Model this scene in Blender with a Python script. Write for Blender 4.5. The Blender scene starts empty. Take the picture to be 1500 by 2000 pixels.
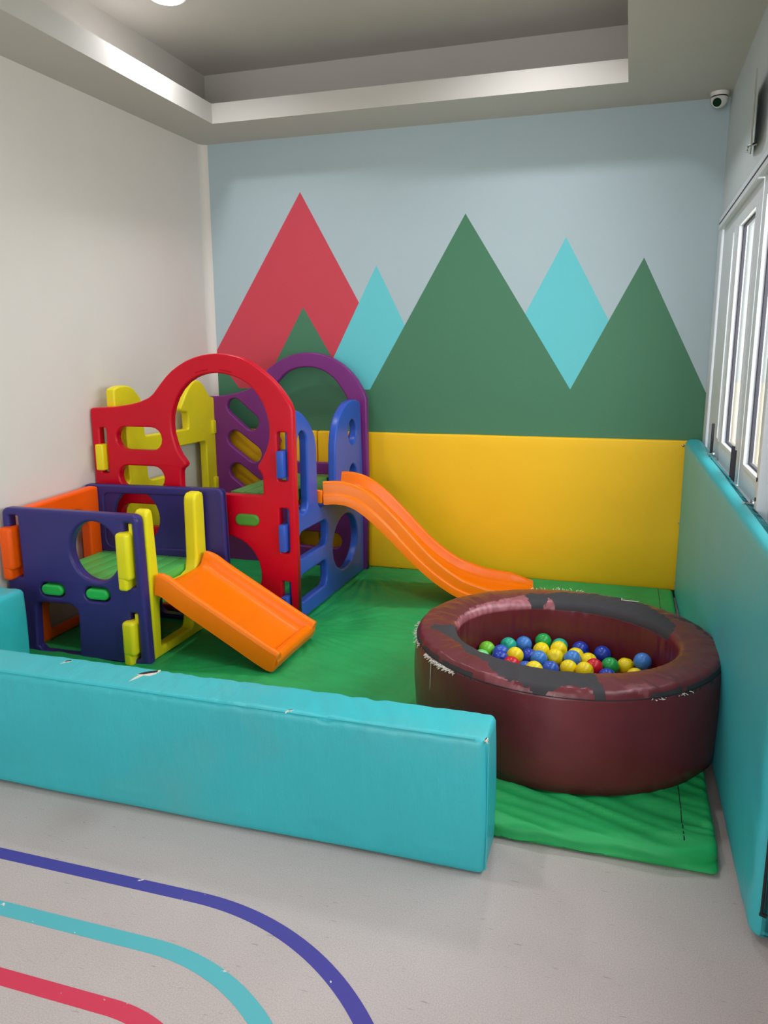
import bpy, bmesh, math, random
from mathutils import Vector, Matrix, noise
random.seed(7)
C = bpy.context.scene.collection
PI = math.pi

# ---------------------------------------------------------------- camera
cam_d = bpy.data.cameras.new('camera'); cam = bpy.data.objects.new('camera', cam_d); C.objects.link(cam)
Rr = Vector((0.9551742, 0.2960142, -0.0042222)); Uu = Vector((-0.0558692, 0.1942471, 0.9793604)); Ww = Vector((-0.2907247, 0.9352239, -0.2020778))
m = Matrix((Rr, Uu, -Ww)).transposed().to_4x4(); m.translation = Vector((2.7532, -4.9443, 1.4953))
cam.matrix_world = m
cam_d.sensor_fit = 'HORIZONTAL'; cam_d.sensor_width = 36; cam_d.lens = 36 * 1517.38 / 1500; cam_d.clip_start = .02; cam_d.clip_end = 100
bpy.context.scene.camera = cam

# ---------------------------------------------------------------- world, daylight, exposure
sc = bpy.context.scene
sc.view_settings.view_transform = 'Standard'; sc.view_settings.look = 'None'
sc.view_settings.exposure = -0.2; sc.view_settings.gamma = 1.0; sc.view_settings.use_curve_mapping = False
w = bpy.data.worlds.new('overcast_sky'); sc.world = w; w.use_nodes = True
bg = w.node_tree.nodes['Background']; bg.inputs[0].default_value = (0.86, 0.93, 1.0, 1); bg.inputs[1].default_value = 2.6

def area(name, loc, target, sx, sy, power, col):
    l = bpy.data.lights.new(name, 'AREA'); l.shape = 'RECTANGLE'; l.size = sx; l.size_y = sy; l.energy = power; l.color = col
    o = bpy.data.objects.new(name, l); C.objects.link(o); o.location = loc
    o.rotation_euler = (Vector(target) - Vector(loc)).to_track_quat('-Z', 'Y').to_euler()
    return o
# daylight in through the glazed shopfront behind the camera and the windows along the right wall
area('daylight_front_opening', (1.7, -8.3, 1.9), (1.5, 0, 1.0), 3.6, 2.2, 88, (1.0, 0.96, 0.93))
area('daylight_side_windows', (3.62, -1.9, 1.75), (0, -1.5, 0.9), 3.2, 1.3, 105, (0.98, 0.98, 1.0))

# ---------------------------------------------------------------- materials
def lin(c):
    c /= 255.0
    return c / 12.92 if c <= .04045 else ((c + .055) / 1.055) ** 2.4
def rgb(r, g, b, k=1.0): return (lin(r) * k, lin(g) * k, lin(b) * k, 1)
def nodes(name):
    m = bpy.data.materials.new(name); m.use_nodes = True
    return m, m.node_tree, m.node_tree.nodes['Principled BSDF']
def mat(name, col, rough=.5, var=.06, vscale=3.0, bump=.0, bscale=60.0, stretch=(1, 1, 1), spec=.5, metal=0, detail=3, bump2=0, b2scale=300, dirt=None):
    m, nt, b = nodes(name); N = nt.nodes; L = nt.links
    tc = N.new('ShaderNodeTexCoord'); n1 = N.new('ShaderNodeTexNoise'); n1.inputs['Scale'].default_value = vscale; n1.inputs['Detail'].default_value = 5
    L.new(tc.outputs['Object'], n1.inputs['Vector'])
    r = N.new('ShaderNodeMapRange'); r.inputs[1].default_value = .3; r.inputs[2].default_value = .7; r.inputs[3].default_value = 1 - var; r.inputs[4].default_value = 1 + var
    L.new(n1.outputs['Fac'], r.inputs[0])
    mx = N.new('ShaderNodeVectorMath'); mx.operation = 'SCALE'; mx.inputs[0].default_value = col[:3]; L.new(r.outputs[0], mx.inputs['Scale'])
    src = mx.outputs[0]
    if dirt:
        n3 = N.new('ShaderNodeTexNoise'); n3.inputs['Scale'].default_value = dirt[1]; n3.inputs['Detail'].default_value = 6
        L.new(tc.outputs['Object'], n3.inputs['Vector'])
        r3 = N.new('ShaderNodeMapRange'); r3.inputs[1].default_value = .55; r3.inputs[2].default_value = .75; r3.inputs[4].default_value = dirt[2]
        L.new(n3.outputs['Fac'], r3.inputs[0])
        mm = N.new('ShaderNodeMix'); mm.data_type = 'RGBA'; L.new(r3.outputs[0], mm.inputs[0]); L.new(src, mm.inputs[6]); mm.inputs[7].default_value = dirt[0]
        src = mm.outputs[2]
    L.new(src, b.inputs['Base Color'])
    b.inputs['Roughness'].default_value = rough; b.inputs['Metallic'].default_value = metal; b.inputs['Specular IOR Level'].default_value = spec
    nrm = None
    for st, scl, sv in ((bump, bscale, stretch), (bump2, b2scale, (1, 1, 1))):
        if st <= 0: continue
        mp = N.new('ShaderNodeMapping'); mp.inputs['Scale'].default_value = sv; L.new(tc.outputs['Object'], mp.inputs[0])
        n2 = N.new('ShaderNodeTexNoise'); n2.inputs['Scale'].default_value = scl; n2.inputs['Detail'].default_value = detail; L.new(mp.outputs[0], n2.inputs['Vector'])
        bp = N.new('ShaderNodeBump'); bp.inputs['Strength'].default_value = st; bp.inputs['Distance'].default_value = .01
        L.new(n2.outputs['Fac'], bp.inputs['Height'])
        if nrm: L.new(nrm, bp.inputs['Normal'])
        nrm = bp.outputs[0]
    if nrm: L.new(nrm, b.inputs['Normal'])
    return m
def plastic(name, col, rough=.33): return mat(name, col, rough, var=.05, vscale=4, bump=.06, bscale=140, spec=.32)
M = {}
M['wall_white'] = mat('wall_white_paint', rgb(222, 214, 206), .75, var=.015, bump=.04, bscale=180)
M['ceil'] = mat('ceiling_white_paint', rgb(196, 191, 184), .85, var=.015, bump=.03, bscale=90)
M['trim'] = mat('white_aluminium', rgb(222, 226, 230), .38, var=.01)
M['dark'] = mat('dark_gasket', rgb(50, 48, 58), .6)
M['red'] = plastic('red_plastic', rgb(205, 0, 34))
M['purple'] = plastic('purple_plastic', rgb(122, 46, 122))
M['blue'] = plastic('blue_plastic', rgb(50, 88, 188))
M['yellow'] = plastic('yellow_plastic', rgb(240, 222, 32))
M['indigo'] = plastic('indigo_plastic', rgb(56, 48, 116))
M['orange'] = plastic('orange_plastic', rgb(255, 122, 0), .3)
M['orange_d'] = plastic('orange_plastic_panel', rgb(255, 92, 0), .4)
M['green'] = plastic('green_plastic', rgb(92, 190, 92), .4)
M['green_peg'] = plastic('green_peg_plastic', rgb(46, 185, 84), .35)
M['green_peg_old'] = plastic('faded_green_peg_plastic', rgb(78, 148, 52), .35)
M['teal'] = mat('turquoise_vinyl', rgb(52, 182, 190), .42, var=.04, vscale=4, bump=.5, bscale=8, stretch=(2.2, .5, .8), detail=5, bump2=.05, b2scale=220, dirt=(rgb(120, 160, 150), 2.2, .28))
M['teal_wall'] = mat('turquoise_vinyl_side', rgb(58, 176, 184), .42, var=.04, vscale=3, bump=.25, bscale=3, detail=3, bump2=.06, b2scale=200, dirt=(rgb(90, 140, 125), 1.5, .3))
M['ypad'] = mat('yellow_vinyl', rgb(255, 198, 0), .55, var=.03, vscale=2, bump=.15, bscale=3, detail=3, bump2=.05, b2scale=200)
M['mat'] = mat('green_tarpaulin', rgb(30, 165, 88), .55, var=.1, vscale=5, bump=.6, bscale=9, detail=7, bump2=.07, b2scale=300, dirt=(rgb(16, 110, 56), 3, .4))
M['thread'] = mat('frayed_white_thread', rgb(220, 210, 200), .9)
M['black'] = mat('black_stitching', rgb(22, 22, 24), .7)
M['snap'] = mat('metal_snap', rgb(190, 180, 150), .3, metal=1)
M['foam'] = mat('pale_foam', rgb(230, 215, 200), .95, bump=.5, bscale=150)
M['chrome'] = mat('brushed_steel', rgb(190, 195, 200), .25, metal=1)
M['cam_white'] = mat('camera_white_plastic', rgb(225, 222, 215), .4)
M['cam_black'] = mat('camera_black_lens', rgb(14, 14, 20), .12)
M['out_wall'] = mat('outdoor_cream_wall', rgb(240, 224, 200), .85, var=.04, bump=.1, bscale=40)
M['out_grey'] = mat('outdoor_grey_wall', rgb(214, 214, 210), .85, var=.03)
M['sign'] = mat('grey_plate_metal', rgb(150, 150, 138), .5)
BALL = {'lime': rgb(120, 205, 50), 'pale': rgb(130, 220, 140), 'teal': rgb(40, 180, 150), 'navy': rgb(32, 62, 175), 'blue': rgb(50, 90, 190),
        'sky': rgb(66, 130, 210), 'yellow': rgb(250, 220, 12), 'red': rgb(210, 18, 40), 'green': rgb(30, 165, 75)}
MB = {k: mat('ball_' + k + '_plastic', v, .28, var=.03, vscale=8, spec=.5) for k, v in BALL.items()}

# painted wall mural: flat print, triangles in wall coordinates (x, z)
def tri_mask(nt, X, Z, tri):
    N = nt.nodes; L = nt.links; out = None
    (ax, az), (bx, bz), (cx, cz) = tri
    if (bx - ax) * (cz - az) - (bz - az) * (cx - ax) < 0: (bx, bz), (cx, cz) = (cx, cz), (bx, bz)
    P = [(ax, az), (bx, bz), (cx, cz)]
    for i in range(3):
        (x0, z0), (x1, z1) = P[i], P[(i + 1) % 3]
        a = -(z1 - z0); b = (x1 - x0); c = -(a * x0 + b * z0)
        m1 = N.new('ShaderNodeMath'); m1.operation = 'MULTIPLY_ADD'; m1.inputs[1].default_value = a; m1.inputs[2].default_value = c; L.new(X, m1.inputs[0])
        m2 = N.new('ShaderNodeMath'); m2.operation = 'MULTIPLY_ADD'; m2.inputs[1].default_value = b; L.new(Z, m2.inputs[0]); L.new(m1.outputs[0], m2.inputs[2])
        m3 = N.new('ShaderNodeMath'); m3.operation = 'GREATER_THAN'; m3.inputs[1].default_value = 0; L.new(m2.outputs[0], m3.inputs[0])
        if out is None: out = m3.outputs[0]
        else:
            m4 = N.new('ShaderNodeMath'); m4.operation = 'MULTIPLY'; L.new(out, m4.inputs[0]); L.new(m3.outputs[0], m4.inputs[1]); out = m4.outputs[0]
    return out
def mural():
    m, nt, b = nodes('mural_wall_paint'); N = nt.nodes; L = nt.links
    tc = N.new('ShaderNodeTexCoord'); sp = N.new('ShaderNodeSeparateXYZ'); L.new(tc.outputs['Object'], sp.inputs[0])
    X, Z = sp.outputs[0], sp.outputs[2]
    cur = None
    sky = rgb(176, 193, 198)
    nz = N.new('ShaderNodeTexNoise'); nz.inputs['Scale'].default_value = 1.5; L.new(tc.outputs['Object'], nz.inputs['Vector'])
    mm = N.new('ShaderNodeMix'); mm.data_type = 'RGBA'; L.new(nz.outputs['Fac'], mm.inputs[0]); mm.inputs[6].default_value = sky; mm.inputs[7].default_value = rgb(171, 189, 196); cur = mm.outputs[2]
    G, Rd, T = rgb(64, 122, 90), rgb(204, 60, 78), rgb(98, 200, 208)
    for tri, col in ((((.656, 2.51), (-.40, .90), (1.565, .90)), Rd),
                     (((1.172, 2.038), (.55, .85), (1.77, .85)), T),
                     (((2.355, 2.156), (1.70, .90), (3.05, .90)), T),
                     (((-.3, 1.81), (-1.1, .70), (.62, .70)), G),
                     (((.658, 1.788), (.02, .70), (1.32, .70)), G),
                     (((1.746, 2.321), (.86, .80), (2.71, .80)), G),
                     (((2.802, 2.024), (2.13, .70), (3.47, .70)), G)):
        k = tri_mask(nt, X, Z, tri)
        mm = N.new('ShaderNodeMix'); mm.data_type = 'RGBA'; L.new(k, mm.inputs[0]); L.new(cur, mm.inputs[6]); mm.inputs[7].default_value = col; cur = mm.outputs[2]
    # blue paint stops at the white rounded corner on the left; under z 1.25 all green
    g = N.new('ShaderNodeMath'); g.operation = 'LESS_THAN'; g.inputs[1].default_value = 1.25; L.new(Z, g.inputs[0])
    mm = N.new('ShaderNodeMix'); mm.data_type = 'RGBA'; L.new(g.outputs[0], mm.inputs[0]); L.new(cur, mm.inputs[6]); mm.inputs[7].default_value = G; cur = mm.outputs[2]
    g = N.new('ShaderNodeMath'); g.operation = 'LESS_THAN'; g.inputs[1].default_value = 0.0; L.new(X, g.inputs[0])
    mm = N.new('ShaderNodeMix'); mm.data_type = 'RGBA'; L.new(g.outputs[0], mm.inputs[0]); L.new(cur, mm.inputs[6]); mm.inputs[7].default_value = rgb(222, 214, 206); cur = mm.outputs[2]
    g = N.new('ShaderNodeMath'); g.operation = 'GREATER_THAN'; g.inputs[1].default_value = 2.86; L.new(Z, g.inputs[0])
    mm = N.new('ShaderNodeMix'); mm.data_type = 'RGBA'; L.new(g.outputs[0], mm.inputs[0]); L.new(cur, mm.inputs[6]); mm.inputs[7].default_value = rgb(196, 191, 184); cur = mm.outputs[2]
    L.new(cur, b.inputs['Base Color']); b.inputs['Roughness'].default_value = .55
    n2 = N.new('ShaderNodeTexNoise'); n2.inputs['Scale'].default_value = 120; L.new(tc.outputs['Object'], n2.inputs['Vector'])
    bp = N.new('ShaderNodeBump'); bp.inputs['Strength'].default_value = .06; bp.inputs['Distance'].default_value = .01; L.new(n2.outputs['Fac'], bp.inputs['Height']); L.new(bp.outputs[0], b.inputs['Normal'])
    return m
M['mural'] = mural()
M['wall_blue'] = mat('wall_pale_blue_paint', rgb(196, 204, 206), .6, var=.01, bump=.05, bscale=120)

def floor_mat():
    m, nt, b = nodes('grey_vinyl_floor'); N = nt.nodes; L = nt.links
    tc = N.new('ShaderNodeTexCoord')
    n1 = N.new('ShaderNodeTexNoise'); n1.inputs['Scale'].default_value = 2.2; n1.inputs['Detail'].default_value = 6; L.new(tc.outputs['Object'], n1.inputs['Vector'])
    a = N.new('ShaderNodeMix'); a.data_type = 'RGBA'; L.new(n1.outputs['Fac'], a.inputs[0]); a.inputs[6].default_value = rgb(182, 168, 164); a.inputs[7].default_value = rgb(203, 190, 187)
    n2 = N.new('ShaderNodeTexNoise'); n2.inputs['Scale'].default_value = 260; n2.inputs['Detail'].default_value = 2; L.new(tc.outputs['Object'], n2.inputs['Vector'])
    r2 = N.new('ShaderNodeMapRange'); r2.inputs[1].default_value = .35; r2.inputs[2].default_value = .62; r2.inputs[3].default_value = .86; r2.inputs[4].default_value = 1.04; L.new(n2.outputs['Fac'], r2.inputs[0])
    s = N.new('ShaderNodeVectorMath'); s.operation = 'SCALE'; L.new(a.outputs[2], s.inputs[0]); L.new(r2.outputs[0], s.inputs['Scale'])
    # short hair-like scuffs: stretched noise, thresholded
    mp = N.new('ShaderNodeMapping'); mp.inputs['Scale'].default_value = (14, 90, 1); mp.inputs['Rotation'].default_value = (0, 0, .9); L.new(tc.outputs['Object'], mp.inputs[0])
    n3 = N.new('ShaderNodeTexNoise'); n3.inputs['Scale'].default_value = 1.6; n3.inputs['Detail'].default_value = 4; L.new(mp.outputs[0], n3.inputs['Vector'])
    r3 = N.new('ShaderNodeMapRange'); r3.inputs[1].default_value = .66; r3.inputs[2].default_value = .73; r3.inputs[4].default_value = .4; L.new(n3.outputs['Fac'], r3.inputs[0])
    mm = N.new('ShaderNodeMix'); mm.data_type = 'RGBA'; L.new(r3.outputs[0], mm.inputs[0]); L.new(s.outputs[0], mm.inputs[6]); mm.inputs[7].default_value = rgb(110, 100, 92)
    # brown scuff near the barrier foot
    sp = N.new('ShaderNodeVectorMath'); sp.operation = 'DISTANCE'; sp.inputs[1].default_value = (1.10, -3.05, 0); L.new(tc.outputs['Object'], sp.inputs[0])
    r4 = N.new('ShaderNodeMapRange'); r4.inputs[1].default_value = .0; r4.inputs[2].default_value = .13; r4.inputs[3].default_value = .45; r4.inputs[4].default_value = 0; L.new(sp.outputs['Value'], r4.inputs[0])
    x4 = N.new('ShaderNodeMath'); x4.operation = 'MULTIPLY'; L.new(r4.outputs[0], x4.inputs[0]); L.new(n1.outputs['Fac'], x4.inputs[1])
    m5 = N.new('ShaderNodeMix'); m5.data_type = 'RGBA'; L.new(x4.outputs[0], m5.inputs[0]); L.new(mm.outputs[2], m5.inputs[6]); m5.inputs[7].default_value = rgb(140, 100, 70)
    L.new(m5.outputs[2], b.inputs['Base Color']); b.inputs['Roughness'].default_value = .5
    bp = N.new('ShaderNodeBump'); bp.inputs['Strength'].default_value = .1; bp.inputs['Distance'].default_value = .004; L.new(n2.outputs['Fac'], bp.inputs['Height']); L.new(bp.outputs[0], b.inputs['Normal'])
    return m
M['floor'] = floor_mat()

def line_mat(name, col):
    m, nt, b = nodes(name); N = nt.nodes; L = nt.links
    tc = N.new('ShaderNodeTexCoord')
    n1 = N.new('ShaderNodeTexNoise'); n1.inputs['Scale'].default_value = 30; n1.inputs['Detail'].default_value = 8; L.new(tc.outputs['Object'], n1.inputs['Vector'])
    r = N.new('ShaderNodeMapRange'); r.inputs[1].default_value = .70; r.inputs[2].default_value = .72; L.new(n1.outputs['Fac'], r.inputs[0])
    mm = N.new('ShaderNodeMix'); mm.data_type = 'RGBA'; L.new(r.outputs[0], mm.inputs[0]); mm.inputs[6].default_value = col; mm.inputs[7].default_value = rgb(220, 215, 212)
    L.new(mm.outputs[2], b.inputs['Base Color']); b.inputs['Roughness'].default_value = .45
    return m
def glass_mat():
    m = bpy.data.materials.new('window_glass'); m.use_nodes = True; nt = m.node_tree; nt.nodes.clear(); N = nt.nodes; L = nt.links
    o = N.new('ShaderNodeOutputMaterial'); t = N.new('ShaderNodeBsdfTransparent'); t.inputs[0].default_value = (.95, .97, .96, 1)
    g = N.new('ShaderNodeBsdfGlossy'); g.inputs['Roughness'].default_value = .02
    f = N.new('ShaderNodeFresnel'); f.inputs[0].default_value = 1.5; x = N.new('ShaderNodeMixShader')
    ge = N.new('ShaderNodeNewGeometry'); iv = N.new('ShaderNodeMath'); iv.operation = 'SUBTRACT'; iv.inputs[0].default_value = 1; L.new(ge.outputs['Backfacing'], iv.inputs[1])
    fm_ = N.new('ShaderNodeMath'); fm_.operation = 'MULTIPLY'; L.new(f.outputs[0], fm_.inputs[0]); L.new(iv.outputs[0], fm_.inputs[1]); L.new(fm_.outputs[0], x.inputs[0]); L.new(t.outputs[0], x.inputs[1]); L.new(g.outputs[0], x.inputs[2]); L.new(x.outputs[0], o.inputs[0])
    return m
M['glass'] = glass_mat()
def emis(name, col, s):
    m, nt, b = nodes(name); b.inputs['Base Color'].default_value = (.8, .8, .8, 1); b.inputs['Emission Color'].default_value = col; b.inputs['Emission Strength'].default_value = s
    return m
M['lamp'] = emis('lit_lamp_diffuser', (.86, .90, 1, 1), 14)

def pit_mat():
    m, nt, b = nodes('worn_maroon_vinyl'); N = nt.nodes; L = nt.links
    at = N.new('ShaderNodeAttribute'); at.attribute_name = 'peel'; at.attribute_type = 'GEOMETRY'
    tc = N.new('ShaderNodeTexCoord'); n1 = N.new('ShaderNodeTexNoise'); n1.inputs['Scale'].default_value = 6; n1.inputs['Detail'].default_value = 5; L.new(tc.outputs['Object'], n1.inputs['Vector'])
    a = N.new('ShaderNodeMix'); a.data_type = 'RGBA'; L.new(n1.outputs['Fac'], a.inputs[0]); a.inputs[6].default_value = rgb(86, 24, 32); a.inputs[7].default_value = rgb(120, 42, 50)
    r = N.new('ShaderNodeMapRange'); r.inputs[1].default_value = .45; r.inputs[2].default_value = .55; L.new(at.outputs['Fac'], r.inputs[0])
    x = N.new('ShaderNodeMix'); x.data_type = 'RGBA'; L.new(r.outputs[0], x.inputs[0]); L.new(a.outputs[2], x.inputs[6]); x.inputs[7].default_value = rgb(50, 46, 50)
    at2 = N.new('ShaderNodeAttribute'); at2.attribute_name = 'worn'; at2.attribute_type = 'GEOMETRY'
    y = N.new('ShaderNodeMix'); y.data_type = 'RGBA'; L.new(at2.outputs['Fac'], y.inputs[0]); L.new(x.outputs[2], y.inputs[6]); y.inputs[7].default_value = rgb(205, 130, 140)
    L.new(y.outputs[2], b.inputs['Base Color'])
    r2 = N.new('ShaderNodeMapRange'); r2.inputs[3].default_value = .33; r2.inputs[4].default_value = .75; L.new(r.outputs[0], r2.inputs[0]); L.new(r2.outputs[0], b.inputs['Roughness'])
    n2 = N.new('ShaderNodeTexNoise'); n2.inputs['Scale'].default_value = 9; n2.inputs['Detail'].default_value = 4; L.new(tc.outputs['Object'], n2.inputs['Vector'])
    bp = N.new('ShaderNodeBump'); bp.inputs['Strength'].default_value = .3; bp.inputs['Distance'].default_value = .01; L.new(n2.outputs['Fac'], bp.inputs['Height'])
    bp2 = N.new('ShaderNodeBump'); bp2.inputs['Strength'].default_value = .6; bp2.inputs['Distance'].default_value = .003; bp2.invert = True; L.new(r.outputs[0], bp2.inputs['Height']); L.new(bp.outputs[0], bp2.inputs['Normal'])
    L.new(bp2.outputs[0], b.inputs['Normal'])
    return m
M['pit'] = pit_mat()

# ---------------------------------------------------------------- helpers
def finish(name, me, m, parent=None, smooth=True, angle=None):
    me.materials.append(m)
    if smooth:
        for p in me.polygons: p.use_smooth = True
        if angle: me.set_sharp_from_angle(angle=math.radians(angle))
    me.name = name
    o = bpy.data.objects.new(name, me); C.objects.link(o)
    if parent: o.parent = parent
    return o
def from_bm(name, bm, m, parent=None, smooth=True, angle=35):
    me = bpy.data.meshes.new(name); bm.to_mesh(me); bm.free()
    return finish(name, me, m, parent, smooth, angle)
def bx(bm, x0, x1, y0, y1, z0, z1, bev=0, seg=2):
    t = bmesh.new(); bmesh.ops.create_cube(t, size=1)
    for v in t.verts: v.co = Vector(((x0 + x1) / 2 + v.co.x * (x1 - x0), (y0 + y1) / 2 + v.co.y * (y1 - y0), (z0 + z1) / 2 + v.co.z * (z1 - z0)))
    if bev: bmesh.ops.bevel(t, geom=t.edges[:], offset=bev, segments=seg, profile=.5, affect='EDGES')
    me = bpy.data.meshes.new('t'); t.to_mesh(me); t.free(); bm.from_mesh(me); bpy.data.meshes.remove(me)
def box(name, m, x0, x1, y0, y1, z0, z1, bev=0, parent=None, seg=2):
    bm = bmesh.new(); bx(bm, x0, x1, y0, y1, z0, z1, bev, seg); return from_bm(name, bm, m, parent)
def thing(name, label, cat, loc=(0, 0, 0), group=None):
    o = bpy.data.objects.new(name, None); C.objects.link(o); o.location = loc; o.empty_display_size = .05
    o['label'] = label; o['category'] = cat
    if group: o['group'] = group
    return o
def tag(o, label, cat, group=None):
    o['label'] = label; o['category'] = cat
    if group: o['group'] = group
    return o
def struct(o): o['kind'] = 'structure'; return o
def reparent(o, p):   # parts are modelled in room coordinates; keep them where they stand
    o.parent = p; off = -p.location
    if p.parent: off = off - p.parent.location
    o.location = off if p.type == 'EMPTY' else Vector((0, 0, 0))
    return o

def arc(cx, cy, r, a0, a1, n=12):
    return [(cx + r * math.cos(math.radians(a0 + (a1 - a0) * i / n)), cy + r * math.sin(math.radians(a0 + (a1 - a0) * i / n))) for i in range(n + 1)]
def rrect(x0, x1, y0, y1, r, n=6):
    r = min(r, (x1 - x0) / 2 - 1e-4, (y1 - y0) / 2 - 1e-4)
    return arc(x1 - r, y1 - r, r, 0, 90, n) + arc(x0 + r, y1 - r, r, 90, 180, n) + arc(x0 + r, y0 + r, r, 180, 270, n) + arc(x1 - r, y0 + r, r, 270, 360, n)
def rpoly(pts, n=5):
    """polygon with rounded corners: pts = (x, y, r)"""
    out = []; k = len(pts)
    for i in range(k):
        p = Vector(pts[i][:2]); r = pts[i][2] if len(pts[i]) > 2 else 0
        if r <= 0: out.append(tuple(p)); continue
        a = Vector(pts[i - 1][:2]) - p; b = Vector(pts[(i + 1) % k][:2]) - p
        la, lb = a.length, b.length; a.normalize(); b.normalize()
        ang = a.angle(b) / 2
        d = min(r / math.tan(ang), la * .48, lb * .48)
        A = p + a * d; B = p + b * d
        for j in range(n + 1):
            t = j / n; out.append(tuple((1 - t) ** 2 * A + 2 * t * (1 - t) * p + t * t * B))
    return out
def smoothloop(pts, it=2):
    for _ in range(it):
        q = []
        for i in range(len(pts)):
            a = Vector(pts[i]); b = Vector(pts[(i + 1) % len(pts)])
            q += [tuple(a * .75 + b * .25), tuple(a * .25 + b * .75)]
        pts = q
    return pts
def slot(cx, cy, L_, wd, ang=0, n=8):
    r = wd / 2; h = L_ / 2 - r; p = arc(h, 0, r, -90, 90, n) + arc(-h, 0, r, 90, 270, n)
    c, s = math.cos(math.radians(ang)), math.sin(math.radians(ang))
    return [(cx + x * c - y * s, cy + x * s + y * c) for x, y in p]
def ell(cx, cy, a, b, n=40): return [(cx + a * math.cos(2 * PI * i / n), cy + b * math.sin(2 * PI * i / n)) for i in range(n)]

def plate_mesh(outline, holes, t, bev, axis, pos, extra=None):
    """rounded-edge moulded panel. axis 'y': (u,v)=(x,z), plate from y=pos to pos+t;  axis 'x': (u,v)=(y,z), plate from x=pos to pos+t; 'z': (x,y)"""
    cu = bpy.data.curves.new('c', 'CURVE'); cu.dimensions = '2D'; cu.fill_mode = 'BOTH'
    cu.extrude = t / 2 - bev; cu.bevel_depth = bev; cu.bevel_resolution = 2; cu.offset = -bev
    for loop in [outline] + list(holes):
        s = cu.splines.new('POLY'); s.points.add(len(loop) - 1)
        for i, q in enumerate(loop): s.points[i].co = (q[0], q[1], 0, 1)
        s.use_cyclic_u = True
    ob = bpy.data.objects.new('c', cu); C.objects.link(ob)
    dg = bpy.context.evaluated_depsgraph_get(); dg.update()
    me = bpy.data.meshes.new_from_object(ob.evaluated_get(dg))
    bpy.data.objects.remove(ob); bpy.data.curves.remove(cu)
    for v in me.vertices:
        u, vv, wv = v.co
        if axis == 'y': v.co = (u, pos + t / 2 - wv, vv)
        elif axis == 'x': v.co = (pos + t / 2 + wv, u, vv)
        else: v.co = (u, vv, pos + t / 2 + wv)
    bm = bmesh.new(); bm.from_mesh(me); bmesh.ops.remove_doubles(bm, verts=bm.verts[:], dist=1e-5)
    bmesh.ops.recalc_face_normals(bm, faces=bm.faces[:]); bm.to_mesh(me); bm.free()
    me.materials.clear()
    return me
def plate(name, m, outline, holes, t, bev, axis, pos, parent=None):
    o = finish(name, plate_mesh(outline, holes, t, bev, axis, pos), m, parent)
    wn = o.modifiers.new('wn', 'WEIGHTED_NORMAL'); wn.keep_sharp = False; wn.weight = 100
    return o

def grid_box(x0, x1, y0, y1, z0, z1, r, step, disp=None):
    """closed soft box; every face a grid, edges rounded with radius r, then displaced along the normal by disp(p, n)"""
    bm = bmesh.new(); lo = Vector((x0, y0, z0)); hi = Vector((x1, y1, z1)); d = hi - lo
    nn = [max(2, int(math.ceil(d[i] / step))) for i in range(3)]
    def samp(i, k):   # cluster some samples in the rounded rim
        n = nn[i]; L = d[i]; core = L - 2 * r; e = 4
        if k < e: return lo[i] + r * (1 - math.cos(k / e * PI / 2)) * 1.0
        if k > n + 2 * e - e: kk = n + 2 * e - k; return hi[i] - r * (1 - math.cos(kk / e * PI / 2))
        return lo[i] + r + core * (k - e) / n
    S = [[samp(i, k) for k in range(nn[i] + 9)] for i in range(3)]
    cache = {}
    def V(a, b, c):
        k = (a, b, c)
        if k in cache: return cache[k]
        p = Vector((S[0][a], S[1][b], S[2][c]))
        q = Vector([min(max(p[i], lo[i] + r), hi[i] - r) for i in range(3)])
        n = p - q; n = n.normalized() if n.length > 1e-9 else Vector((0, 0, 1))
        p = q + n * r
        if disp: p = p + disp(p, n)
        v = bm.verts.new(p); cache[k] = v; return v
    X, Y, Z = len(S[0]) - 1, len(S[1]) - 1, len(S[2]) - 1
    for a in range(X):
        for b in range(Y):
            bm.faces.new((V(a, b, Z), V(a + 1, b, Z), V(a + 1, b + 1, Z), V(a, b + 1, Z))); bm.faces.new((V(a, b, 0), V(a, b + 1, 0), V(a + 1, b + 1, 0), V(a + 1, b, 0)))
    for a in range(X):
        for c in range(Z):
            bm.faces.new((V(a, 0, c), V(a + 1, 0, c), V(a + 1, 0, c + 1), V(a, 0, c + 1))); bm.faces.new((V(a, Y, c), V(a, Y, c + 1), V(a + 1, Y, c + 1), V(a + 1, Y, c)))
    for b in range(Y):
        for c in range(Z):
            bm.faces.new((V(0, b, c), V(0, b, c + 1), V(0, b + 1, c + 1), V(0, b + 1, c))); bm.faces.new((V(X, b, c), V(X, b + 1, c), V(X, b + 1, c + 1), V(X, b, c + 1)))
    return bm
def nz(x, y, z=0): return noise.noise(Vector((x, y, z)))
def tube(bm, pts, r, seg=6):
    pts = [Vector(p) for p in pts]; prev = None
    for i, p in enumerate(pts):
        d = (pts[min(i + 1, len(pts) - 1)] - pts[max(i - 1, 0)]).normalized()
        a = d.orthogonal().normalized() if abs(d.z) > .9 else d.cross(Vector((0, 0, 1))).normalized(); b = d.cross(a)
        ring = [bm.verts.new(p + (a * math.cos(2 * PI * k / seg) + b * math.sin(2 * PI * k / seg)) * r) for k in range(seg)]
        if prev:
            for k in range(seg): bm.faces.new((prev[k], prev[(k + 1) % seg], ring[(k + 1) % seg], ring[k]))
        else: bm.faces.new(ring[::-1])
        prev = ring
    bm.faces.new(prev)

# ================================================================ ROOM
H = 2.843; W = 3.2; YB = -8.0
xl = lambda y: -.045 + .0324 * y
struct(box('floor', M['floor'], -.6, W + .06, YB, .06, -.1, 0))
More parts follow.
